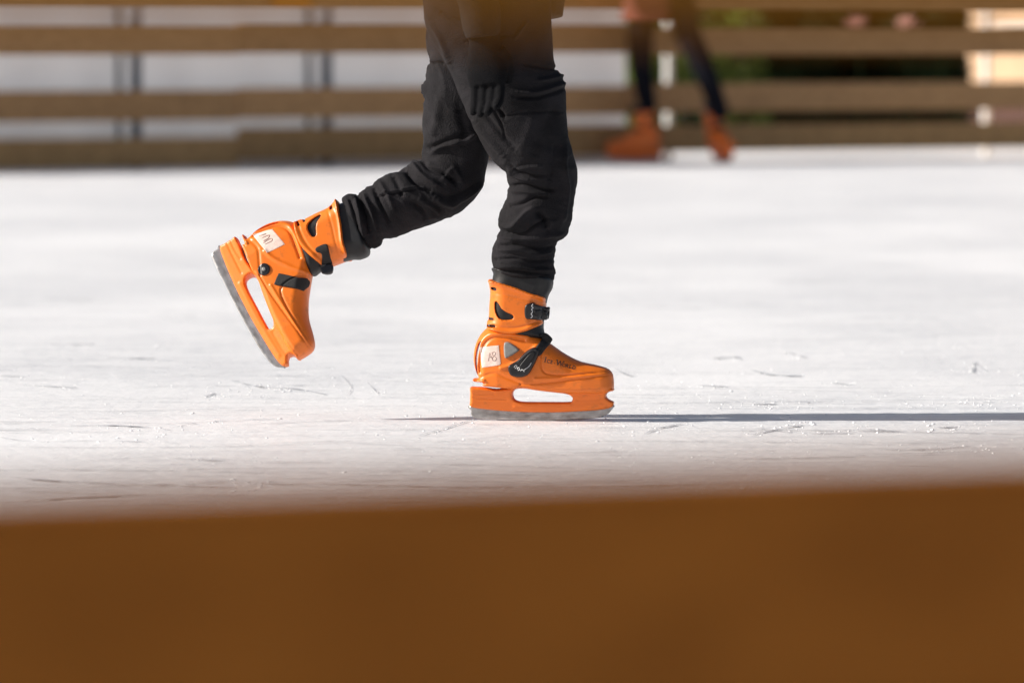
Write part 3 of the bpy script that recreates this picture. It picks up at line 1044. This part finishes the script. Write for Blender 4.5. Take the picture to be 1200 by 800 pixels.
# peach rendered house wall catching the sun
hx0 = wpx(1134, 52)
hn = Vector((-.95, -.312, 0))
hu = Vector((.312, -.95, 0))                            # along the sunny face
hc = Vector((hx0, 52, -.06))
root = empty('plaster_house', hc)
tag(root, 'peach plastered house wall in sun beyond the fence', 'house')
V, F = box(hc + hu * 2.6 - hn * 2 + Vector((0, 0, 1.9)), hu * 2.6, hn * 2, (0, 0, 1.9), .01)
mk('wall', V, F, M['plaster'], root)
V, F = box(hc + hu * 2.6 - hn * 1.99 + Vector((0, 0, .16)), hu * 2.62, hn * 2.03, (0, 0, .16), .008)
mk('plinth', V, F, M['plinth'], root)
V, F = box(hc + hu * 2.9 + hn * .03 + Vector((0, 0, 1.03)), hu * 2.1, hn * .07, (0, 0, .03), .006)
mk('ledge', V, F, M['ledge'], root)
V, F = join(box(hc + hu * .5 - hn * 2 + Vector((0, 0, 3.86)), hu * .0 + T * 0 + hu * .6, hn * 2.2, (0, 0, .06), .01))
V, F = box(hc + hu * 2.6 - hn * 2 + Vector((0, 0, 3.87)), hu * 2.85, hn * 2.25, (0, 0, .06), .01)
mk('roof', V, F, M['plinth'], root)

# ------------------------------------------------------------------ near barrier the photograph is taken through
tn = Vector((math.cos(R(25)), math.sin(R(25)), 0))
nn = Vector((-tn.y, tn.x, 0))
nb0 = Vector((0, 2.65, 0))
root = empty('rink_barrier', nb0)
tag(root, 'near orange brown plank barrier, out of focus across the bottom of the photo', 'barrier')


def long_board(c, half, thick, z0, z1, m, name):
    V, F = box(Vector(c) + Vector((0, 0, (z0 + z1) / 2)), tn * half, nn * thick, (0, 0, (z1 - z0) / 2), .008)
    return mk(name, V, F, m, root)


long_board(nb0, 1.9, .021, .440, .6086, M['near_board'], 'board')
long_board(nb0 + nn * .001, 1.9, .021, .13, .30, M['near_board'], 'board')
for d in (-1.15, 1.15):
    V2, F2 = box(nb0 + tn * d - nn * .0675 + Vector((0, 0, .40)), tn * .045, nn * .045, (0, 0, .40), .006)
    mk('post', V2, F2, M['near_board'], root)
rb0 = Vector((0, 1.75, 0))
root = empty('hand_rail', rb0)
tag(root, 'near orange brown wooden rail, a blurred band along the upper edge of the photo', 'rail')
long_board(rb0, 1.9, .021, .8190, .975, M['rail'], 'plank')
for d in (-1.3, 1.3):
    V2, F2 = box(rb0 + tn * d - nn * .0675 + Vector((0, 0, .47)), tn * .045, nn * .045, (0, 0, .47), .006)
    mk('post', V2, F2, M['near_board'], root)


# ------------------------------------------------------------------ the skater
S = D0 / FPX
PX0 = Vector((0, 12.16, 0))


def sp(px, py, Y=12.16):
    return at(px, py, Y)


def c3(x, y):
    return (380 + x / 2.425, y / 2.425)


def leg_tube(pairs, y0, y1, depth, seg=56, n=7):
    rows = []
    for i, (l, r) in enumerate(pairs):
        rows.append((*c3(*l), *c3(*r)))
    q = spline(rows, n)
    rs = []
    for i, (lx, ly, rx, ry) in enumerate(q):
        t = i / (len(q) - 1)
        Y = y0 + (y1 - y0) * t
        a, b = sp(lx, ly, Y), sp(rx, ry, Y)
        h = (b - a) / 2
        rs.append(((a + b) / 2, h, Vector((0, 1, 0)) * h.length * (depth[0] + (depth[1] - depth[0]) * t)))
    return rs


near_pairs = [((262, -90), (640, -90)), ((270, -40), (650, -40)), ((280, 0), (645, 0)), ((285, 60), (645, 65)), ((302, 110), (650, 125)), ((328, 150), (655, 178)), ((350, 188), (676, 222)), ((376, 250), (686, 258)), ((405, 320), (688, 330)), ((440, 392), (695, 400)),
              ((480, 455), (709, 442)), ((514, 492), (716, 490)), ((527, 525), (715, 530)), ((521, 556), (711, 570)), ((508, 590), (702, 610)), ((500, 625), (694, 645)), ((502, 648), (684, 668)), ((494, 672), (661, 684)), ((480, 705), (656, 712)), ((476, 735), (654, 740)),
              ((481, 762), (653, 775)), ((488, 774), (655, 796))]
far_pairs = [((296, 60), (470, 120)), ((294, 120), (480, 200)), ((297, 172), (475, 300)), ((290, 250), (472, 375)), ((283, 340), (468, 435)), ((285, 405), (462, 470)), ((276, 446), (455, 510)), ((252, 464), (440, 546)), ((226, 480), (408, 585)), ((190, 492), (365, 612)),
             ((152, 518), (305, 632)), ((115, 543), (250, 650)), ((92, 560), (206, 668)), ((74, 555), (172, 676)), ((60, 560), (155, 695)), ((56, 574), (132, 704)), ((64, 584), (118, 700))]
near_rs = leg_tube(near_pairs, 12.02, 12.07, (.72, .86))
far_rs = leg_tube(far_pairs, 12.14, 12.15, (.9, .9))
V, F = join(rings(near_rs, 56), rings(far_rs, 56))
PV, PF, PN = remeshed(V, F, .0028, 2)

# folds, seams and the flap of the cargo pocket, as heights along lines drawn on the cloth (close-up pixels)
fold_near = [
    ([(538, 262), (600, 262), (660, 245), (684, 238)], 7, .0045), ([(540, 275), (600, 278), (660, 262), (684, 252)], 5, -.0035), ([(500, 335), (560, 322), (620, 318), (686, 318)], 4, -.002),
    ([(470, 292), (490, 330), (505, 360), (512, 400)], 4, -.003), ([(480, 300), (500, 318), (512, 334)], 6, -.006), ([(530, 470), (560, 490), (600, 500), (635, 498)], 5, -.004), ([(525, 480), (545, 500), (590, 512)], 5, .004),
    ([(540, 478), (620, 470)], 5, .003), ([(525, 530), (570, 525), (620, 540), (660, 540)], 6, -.005), ([(530, 545), (580, 545), (640, 556)], 7, .004), ([(510, 590), (560, 580), (600, 560), (640, 560)], 6, -.004),
    ([(505, 640), (540, 640), (580, 600), (610, 590)], 8, .005), ([(500, 655), (560, 665), (600, 640), (640, 620)], 6, -.005), ([(496, 672), (560, 680), (640, 665), (680, 660)], 6, .004), ([(488, 700), (540, 695), (600, 705), (655, 700)], 5, -.004),
    ([(484, 712), (540, 712), (600, 722), (650, 716)], 6, .003), ([(480, 738), (540, 735), (600, 742), (652, 735)], 5, -.0035), ([(482, 757), (540, 758), (600, 766), (652, 766)], 5, .003), ([(486, 768), (560, 772), (652, 782)], 3, -.003),
    ([(600, 600), (625, 620), (632, 650)], 9, -.006), ([(690, 400), (680, 470), (690, 530), (680, 600), (660, 660)], 9, .004), ([(660, 400), (650, 470), (640, 520)], 10, -.003), ([(590, 450), (620, 380), (660, 300)], 16, -.002),
    ([(545, 450), (580, 380), (600, 310)], 18, .0018), ([(420, 330), (470, 400), (520, 450)], 10, .003), ([(440, 300), (500, 380), (550, 430)], 9, -.003), ([(400, 120), (470, 110), (540, 100)], 4, -.003), ([(540, 110), (575, 60)], 5, .004),
    ([(555, 180), (640, 195), (680, 190)], 5, -.003), ([(600, 230), (640, 225), (680, 215)], 6, .004), ([(300, 60), (330, 110), (360, 190)], 9, .003), ([(320, 30), (380, 60), (420, 60)], 7, -.003),
]
fold_far = [
    ([(300, 180), (350, 180)], 5, -.004), ([(290, 235), (288, 275)], 5, .004), ([(300, 440), (340, 415), (400, 400), (440, 370)], 8, .005), ([(290, 425), (350, 400), (420, 370)], 8, -.004), ([(275, 455), (300, 480), (350, 500), (380, 530)], 7, -.005),
    ([(255, 465), (280, 500), (330, 530)], 8, .005), ([(230, 480), (260, 520), (310, 545)], 7, -.005), ([(335, 512), (365, 480), (378, 492), (395, 520)], 6, .0038), ([(330, 485), (360, 508), (385, 520)], 5, -.003), ([(300, 560), (360, 580), (420, 545), (450, 515)], 9, .004),
    ([(300, 545), (370, 560), (440, 520)], 8, -.004), ([(150, 556), (200, 545), (260, 530), (290, 535)], 3, .003), ([(150, 562), (200, 551), (260, 537)], 3, -.003), ([(195, 500), (215, 540), (220, 560)], 7, -.004), ([(160, 520), (185, 560), (200, 600)], 8, .004),
    ([(140, 530), (160, 580), (190, 640)], 6, -.005), ([(115, 550), (135, 600), (150, 660)], 6, .005), ([(100, 560), (118, 610), (130, 670)], 5, -.006), ([(85, 565), (100, 610), (115, 680)], 5, .005), ([(72, 565), (85, 610), (100, 690)], 4, -.005),
    ([(240, 570), (280, 600), (290, 625)], 8, -.004), ([(260, 560), (310, 590), (330, 610)], 8, .003), ([(380, 300), (400, 380), (380, 420)], 12, -.003), ([(330, 260), (320, 340), (310, 390)], 14, .003),
]


def fold_field(pix, folds):
    h = np.zeros(len(pix))
    for pts, w, a in folds:
        q = spline(pts, 5)
        n = len(q) - 1
        D = seg_dist(pix, q[:-1], q[1:])
        j = D.argmin(1)
        d = D[np.arange(len(pix)), j]
        tt = (j + .5) / n
        h += 1.25 * a * np.exp(-(d / (w * .85)) ** 2) * np.clip(np.sin(math.pi * np.clip(tt, .04, .96)) * 1.7, 0, 1)
    return h


# photo pixels of every vertex, then the close-up's
c_, s_ = math.cos(PITCH), math.sin(PITCH)
yy, zz = PV[:, 1], PV[:, 2] - H
dep = yy * c_ - zz * s_
pxx = 600 + FPX * PV[:, 0] / dep
pyy = 400 - FPX * (yy * s_ + zz * c_) / dep
pix = np.stack([(pxx - 380) * 2.425, pyy * 2.425], 1)
lim = np.interp(pix[:, 1], [0, 120, 190, 260, 400, 455, 500, 560], [250, 300, 345, 380, 440, 478, 505, 480])
isfar = (pix[:, 0] < lim) | ((PV[:, 1] > 12.13) & (pix[:, 1] < 400))
hh = np.where(isfar, fold_field(pix, fold_far), fold_field(pix, fold_near))
# finer crumpling: folds run across the leg
nzv = np.empty(len(PV))
nz2 = np.empty(len(PV))
for i in range(len(PV)):
    x, y, z = PV[i]
    if isfar[i]:
        u, v = -.78 * x - .62 * z, .62 * x - .78 * z
    else:
        u, v = -z, x + .25 * z
    nzv[i] = noise.noise(Vector((u * 21 + 2 * noise.noise(Vector((x * 9, y * 9, z * 9))), v * 7, y * 7)))
    nz2[i] = noise.noise(Vector((u * 75, v * 26, y * 24 + 5)))
amp = np.where(isfar, np.interp(pix[:, 0], [80, 300, 420], [.0046, .0036, .0009]), np.interp(pix[:, 1], [0, 380, 480, 620, 780], [.0007, .0009, .0026, .0038, .0034]))
hh = hh + amp * (1 - 2.6 * np.abs(nzv)) * .75 + amp * .22 * (.5 - 2 * np.abs(nz2))
PV = PV + PN * (hh * 1.55)[:, None]

# body under the clothes, one skin from head to ankles
hip = Vector((-.03, 12.16, .94))
body_vf = [
    rings([(Vector((-.04, 12.16, .86)), (.115, 0, 0), (0, .15, 0)), (Vector((-.03, 12.16, 1.0)), (.105, 0, 0), (0, .145, 0)), (Vector((.0, 12.16, 1.18)), (.10, 0, 0), (0, .14, 0)), (Vector((.05, 12.16, 1.38)), (.115, 0, 0), (0, .17, 0)),
           (Vector((.075, 12.16, 1.50)), (.085, 0, 0), (0, .16, 0)), (Vector((.09, 12.16, 1.56)), (.058, 0, 0), (0, .062, 0)), (Vector((.11, 12.16, 1.63)), (.053, 0, 0), (0, .054, 0))], 28),
    rings([(Vector((.125, 12.16, 1.60)), (.045, 0, 0), (0, .035, 0)), (Vector((.135, 12.16, 1.625)), (.08, 0, 0), (0, .055, 0)), (Vector((.13, 12.16, 1.68)), (.095, 0, 0), (0, .07, 0)), (Vector((.125, 12.16, 1.74)), (.102, 0, 0), (0, .078, 0)),
           (Vector((.12, 12.16, 1.79)), (.095, 0, 0), (0, .073, 0)), (Vector((.12, 12.16, 1.825)), (.07, 0, 0), (0, .053, 0)), (Vector((.12, 12.16, 1.84)), (.03, 0, 0), (0, .025, 0))], 28),
    tube([(.222, 12.16, 1.745), (.243, 12.16, 1.71), (.222, 12.16, 1.695)], [.010, .015, .012], 10),
    tube([(.20, 12.16, 1.655), (.222, 12.16, 1.66)], [.02, .012], 10),
    tube([(.115, 12.075, 1.745), (.11, 12.07, 1.70)], [.016, .012], 8), tube([(.115, 12.245, 1.745), (.11, 12.25, 1.70)], [.016, .012], 8),
]
for rs in (near_rs, far_rs):
    body_vf.append(rings([(c, Vector(a) * .72, Vector(b) * .72) for c, a, b in rs[6::6]], 20))
sh_r, el_r, wr_r = Vector((.05, 11.99, 1.45)), Vector((-.10, 11.90, 1.12)), at(566, 44, 11.90)
sh_l, el_l, wr_l = Vector((.06, 12.33, 1.45)), Vector((.05, 12.42, 1.14)), Vector((.24, 12.40, 1.0))
for a, b, c in ((sh_r, el_r, wr_r), (sh_l, el_l, wr_l)):
    body_vf.append(tube([a, a.lerp(b, .5), b, b.lerp(c, .5), c], [.052, .046, .040, .034, .026], 14))
V, F = join(*body_vf)
V, F, _ = remeshed(V, F, .008, 2)
person = mk('person', V, F, M['skin'], origin=(0, 12.16, 0))
tag(person, 'person in black cargo trousers skating past, one orange boot lifted behind', 'person')
mk('trousers', PV, PF, M['cloth'], person)

# jacket
jt = [rings([(Vector((-.040, 12.15, .880)), (.125, 0, -.030), (0, .175, 0)), (Vector((-.035, 12.15, .888)), (.146, 0, -.032), (0, .200, 0)), (Vector((-.035, 12.15, .92)), (.150, 0, -.025), (0, .205, 0)), (Vector((-.03, 12.15, 1.0)), (.140, 0, 0), (0, .19, 0)), (Vector((.0, 12.16, 1.18)), (.128, 0, 0), (0, .175, 0)),
             (Vector((.045, 12.16, 1.38)), (.14, 0, 0), (0, .195, 0)), (Vector((.075, 12.16, 1.50)), (.10, 0, 0), (0, .17, 0)), (Vector((.09, 12.16, 1.57)), (.07, 0, 0), (0, .075, 0))], 36)]
for a, b, c in ((sh_r, el_r, wr_r), (sh_l, el_l, wr_l)):
    jt.append(tube([a, a.lerp(b, .5), b, b.lerp(c, .5), c], [.075, .066, .060, .050, .038], 20))
V, F = join(*jt)
V, F, N_ = remeshed(V, F, .006, 2)
d = np.array([noise.noise(Vector((x * 9, y * 9, z * 17))) for x, y, z in V])
V = V + N_ * (d * .008)[:, None]
mk('jacket', V, F, M['jacket'], person)
V, F = rings([(Vector((.105, 12.16, 1.72)), (.105, 0, 0), (0, .085, 0)), (Vector((.10, 12.16, 1.78)), (.11, 0, 0), (0, .088, 0)), (Vector((.105, 12.16, 1.83)), (.09, 0, 0), (0, .07, 0)), (Vector((.11, 12.16, 1.86)), (.045, 0, 0), (0, .04, 0))], 24)
V = [Vector(v) - Vector((.022, 0, 0)) for v in V]
mk('hair', V, F, M['hair'], person)


def glove(wrist, down, across, out, parent, mirror=1):
    """palm, four fingers and a thumb, slightly curled, grown as one knitted skin"""
    d, a, o = Vector(down).normalized(), Vector(across).normalized(), Vector(out).normalized()
    vf = [rings([(wrist - d * .035, a * .036, o * .030), (wrist, a * .034, o * .026), (wrist + d * .03, a * .040, o * .022), (wrist + d * .065, a * .045, o * .019), (wrist + d * .088, a * .042, o * .015)], 24)]
    for k, (off, L) in enumerate(((-.0255, .058), (-.0085, .070), (.0085, .074), (.0250, .066))):
        p = wrist + d * .07 + a * off
        q = [p, p + d * .028 + a * off * .12]
        bend = .25 + .06 * k
        q.append(q[-1] + (d * math.cos(bend) - o * math.sin(bend) * mirror) * L * .42)
        q.append(q[-1] + (d * math.cos(bend * 2.2) - o * math.sin(bend * 2.2) * mirror) * L * .32)
        q.append(q[-1] + (d * math.cos(bend * 3) - o * math.sin(bend * 3) * mirror) * L * .22)
        vf.append(tube(q, [.0105, .0105, .010, .0092, .0065], 12))
    p = wrist + d * .02 + a * .030
    vf.append(tube([p, p + d * .022 + a * .012 - o * .010, p + d * .048 + a * .012 - o * .020, p + d * .070 + a * .006 - o * .026], [.015, .0135, .0115, .008], 12))
    V, F = join(*vf)
    V, F, _ = remeshed(V, F, .0028, 2)
    return mk('glove', V, F, M['glove'], parent)


gd = (at(571, 120, 11.90) - at(566, 50, 11.90))
glove(at(568, 50, 11.905), gd, (.93, -.35, .12), (-.35, -.93, 0), person, mirror=-1)
glove(wr_l, (1, 0, -.45), (.3, -.2, .9), (0, 1, 0), person)

# skates
right = make_skate('outer', M['orange'], person)
hx = at(551.5, 488, 12.075)
pose(right, (.985, -.11, 0), (0, 0, 1), (hx.x, 12.075, .0012), person.location)
left = make_skate('inner', M['orange'], person)
hl = at(244.5, 297.5, 12.18)
pose(left, (.455, -.33, -.828), (.86, 0.0, .51), hl, person.location)


# ------------------------------------------------------------------ the skater far behind
def far_person():
    Y = 37.15
    A = lambda px, py, dy=0.0: at(px, py, Y + dy)
    body = []
    hipc = A(776, -30)
    legs = {'a': [A(762, -25), A(750, 40), A(752, 85), A(760, 132)], 'b': [A(792, -25), A(806, 40, -.05), A(828, 88, -.1), A(847, 140, -.1)]}
    for k, q in legs.items():
        body.append(tube(q, [.075, .062, .052, .040], 16))
    zt = hipc.z
    bx = hipc.x
    body.append(rings([(Vector((bx, Y, zt - .05)), (.13, 0, 0), (0, .10, 0)), (Vector((bx, Y, zt + .2)), (.125, 0, 0), (0, .10, 0)), (Vector((bx - .04, Y, zt + .42)), (.15, 0, 0), (0, .11, 0)), (Vector((bx - .05, Y, zt + .5)), (.09, 0, 0), (0, .08, 0)),
                       (Vector((bx - .06, Y, zt + .57)), (.05, 0, 0), (0, .05, 0)), (Vector((bx - .06, Y, zt + .60)), (.05, 0, 0), (0, .055, 0)), (Vector((bx - .065, Y, zt + .70)), (.09, 0, 0), (0, .075, 0)), (Vector((bx - .065, Y, zt + .80)), (.075, 0, 0), (0, .06, 0)), (Vector((bx - .065, Y, zt + .84)), (.03, 0, 0), (0, .03, 0))], 24))
    body.append(tube([(bx - .155, Y, zt + .73), (bx - .172, Y, zt + .695), (bx - .15, Y, zt + .68)], [.01, .014, .01], 8))
    arms = [[Vector((bx - .2, Y - .02, zt + .44)), Vector((bx - .28, Y - .05, zt + .2)), Vector((bx - .34, Y - .12, zt + .02))], [Vector((bx + .12, Y, zt + .44)), Vector((bx + .26, Y, zt + .22)), Vector((bx + .38, Y - .04, zt + .08))]]
    for q in arms:
        body.append(tube([q[0], q[1], q[2], q[2] + (q[2] - q[1]).normalized() * .16], [.045, .038, .03, .02], 12))
    V, F = join(*body)
    V, F, _ = remeshed(V, F, .012, 2)
    p = mk('person', V, F, M['skin'], origin=(bx, Y, 0))
    tag(p, 'distant person in dark leggings and rust red coat by the far fence', 'person')
    vf = [tube(q, [.105, .090, .074, .058], 18) for q in legs.values()]
    vf.append(rings([(Vector((bx, Y, zt - .12)), (.13, 0, 0), (0, .10, 0)), (Vector((bx, Y, zt + .12)), (.14, 0, 0), (0, .112, 0))], 24))
    V, F, _ = remeshed(*join(*vf), .010, 2)
    mk('leggings', V, F, M['leggings'], p)
    h = A(757, 22).z
    cv = [rings([(Vector((A(757, 0).x, Y, h)), (.165, 0, 0), (0, .15, 0)), (Vector((bx - .05, Y, zt + .1)), (.16, 0, 0), (0, .14, 0)), (Vector((bx - .04, Y, zt + .42)), (.18, 0, 0), (0, .135, 0)), (Vector((bx - .05, Y, zt + .52)), (.10, 0, 0), (0, .09, 0))], 28)]
    for q in arms:
        cv.append(tube(q, [.065, .056, .046], 14))
    V, F, _ = remeshed(*join(*cv), .012, 2)
    mk('coat', V, F, M['coat'], p)
    V, F = rings([(Vector((bx - .04, Y, zt + .66)), (.095, 0, 0), (0, .086, 0)), (Vector((bx - .05, Y, zt + .76)), (.095, 0, 0), (0, .085, 0)), (Vector((bx - .05, Y, zt + .85)), (.05, 0, 0), (0, .045, 0))], 20)
    mk('hair', V, F, M['hair'], p)
    sk = make_skate('plain', M['red_orange'], p)
    K2 = 1.2
    pose(sk, (-.99, -.10, 0), (0, 0, 1), (at(776, 188, Y).x, Y + .02, .002), p.location)
    sk.scale = (K2, K2, K2)
    def cp(o, par):
        c = o.copy()
        C.objects.link(c)
        c.parent = par
        for ch in o.children:
            cp(ch, c)
        return c
    s2 = cp(sk, p)
    s2.name = 'ice_skate'
    f = Vector((.25, -.97, 0))
    pose(s2, f, (-.18, 0, 1), (at(849, 188, Y).x - .05, Y + .22, .004), p.location)
    s2.scale = (1.28, 1.28, 1.25)
    return p


far_person()

# ------------------------------------------------------------------ light, sky, camera
EL, AZ = R(27), R(5)
w = bpy.data.worlds.new('World')
sc.world = w
w.use_nodes = True
nt = w.node_tree
bg = nt.nodes['Background']
sky = nt.nodes.new('ShaderNodeTexSky')
sky.sky_type = 'NISHITA'
sky.sun_disc = False
sky.sun_elevation = EL
sd = Vector((math.cos(EL) * -math.cos(AZ), math.cos(EL) * -math.sin(AZ), math.sin(EL)))     # towards the sun: from the left, a little to the camera's side
sky.sun_rotation = math.atan2(sd.x, sd.y)
nt.links.new(sky.outputs[0], bg.inputs[0])
sky.air_density = 0.8
sky.dust_density = 3.5
sky.ozone_density = 0.4
bg.inputs[1].default_value = 0.075
ld = bpy.data.lights.new('Sun', 'SUN')
ld.energy = 4.8
ld.angle = R(0.5)
ld.color = (1.0, 0.955, 0.90)
lo = bpy.data.objects.new('Sun', ld)
C.objects.link(lo)
lo.rotation_euler = (-sd).to_track_quat('-Z', 'Y').to_euler()
lo.location = (-10, 5, 12)

cd = bpy.data.cameras.new('Camera')
co = bpy.data.objects.new('Camera', cd)
C.objects.link(co)
co.location = (0, 0, H)
co.rotation_euler = (math.pi / 2 - PITCH, 0, 0)
cd.lens = 200
cd.sensor_width = 36
cd.clip_start = 0.1
cd.clip_end = 1000
cd.dof.use_dof = True
cd.dof.focus_distance = 12.15
cd.dof.aperture_fstop = 4.0
sc.camera = co

sc.view_settings.view_transform = 'Standard'
sc.view_settings.look = 'None'
sc.view_settings.gamma = 1
sc.view_settings.exposure = 0.38
sc.render.engine = 'CYCLES'
sc.cycles.use_denoising = True
try:
    sc.cycles.denoiser = 'OPENIMAGEDENOISE'
except Exception:
    pass
sc.cycles.max_bounces = 8
for o in list(bpy.data.objects):
    if 'own_space' in o:
        del o['own_space']
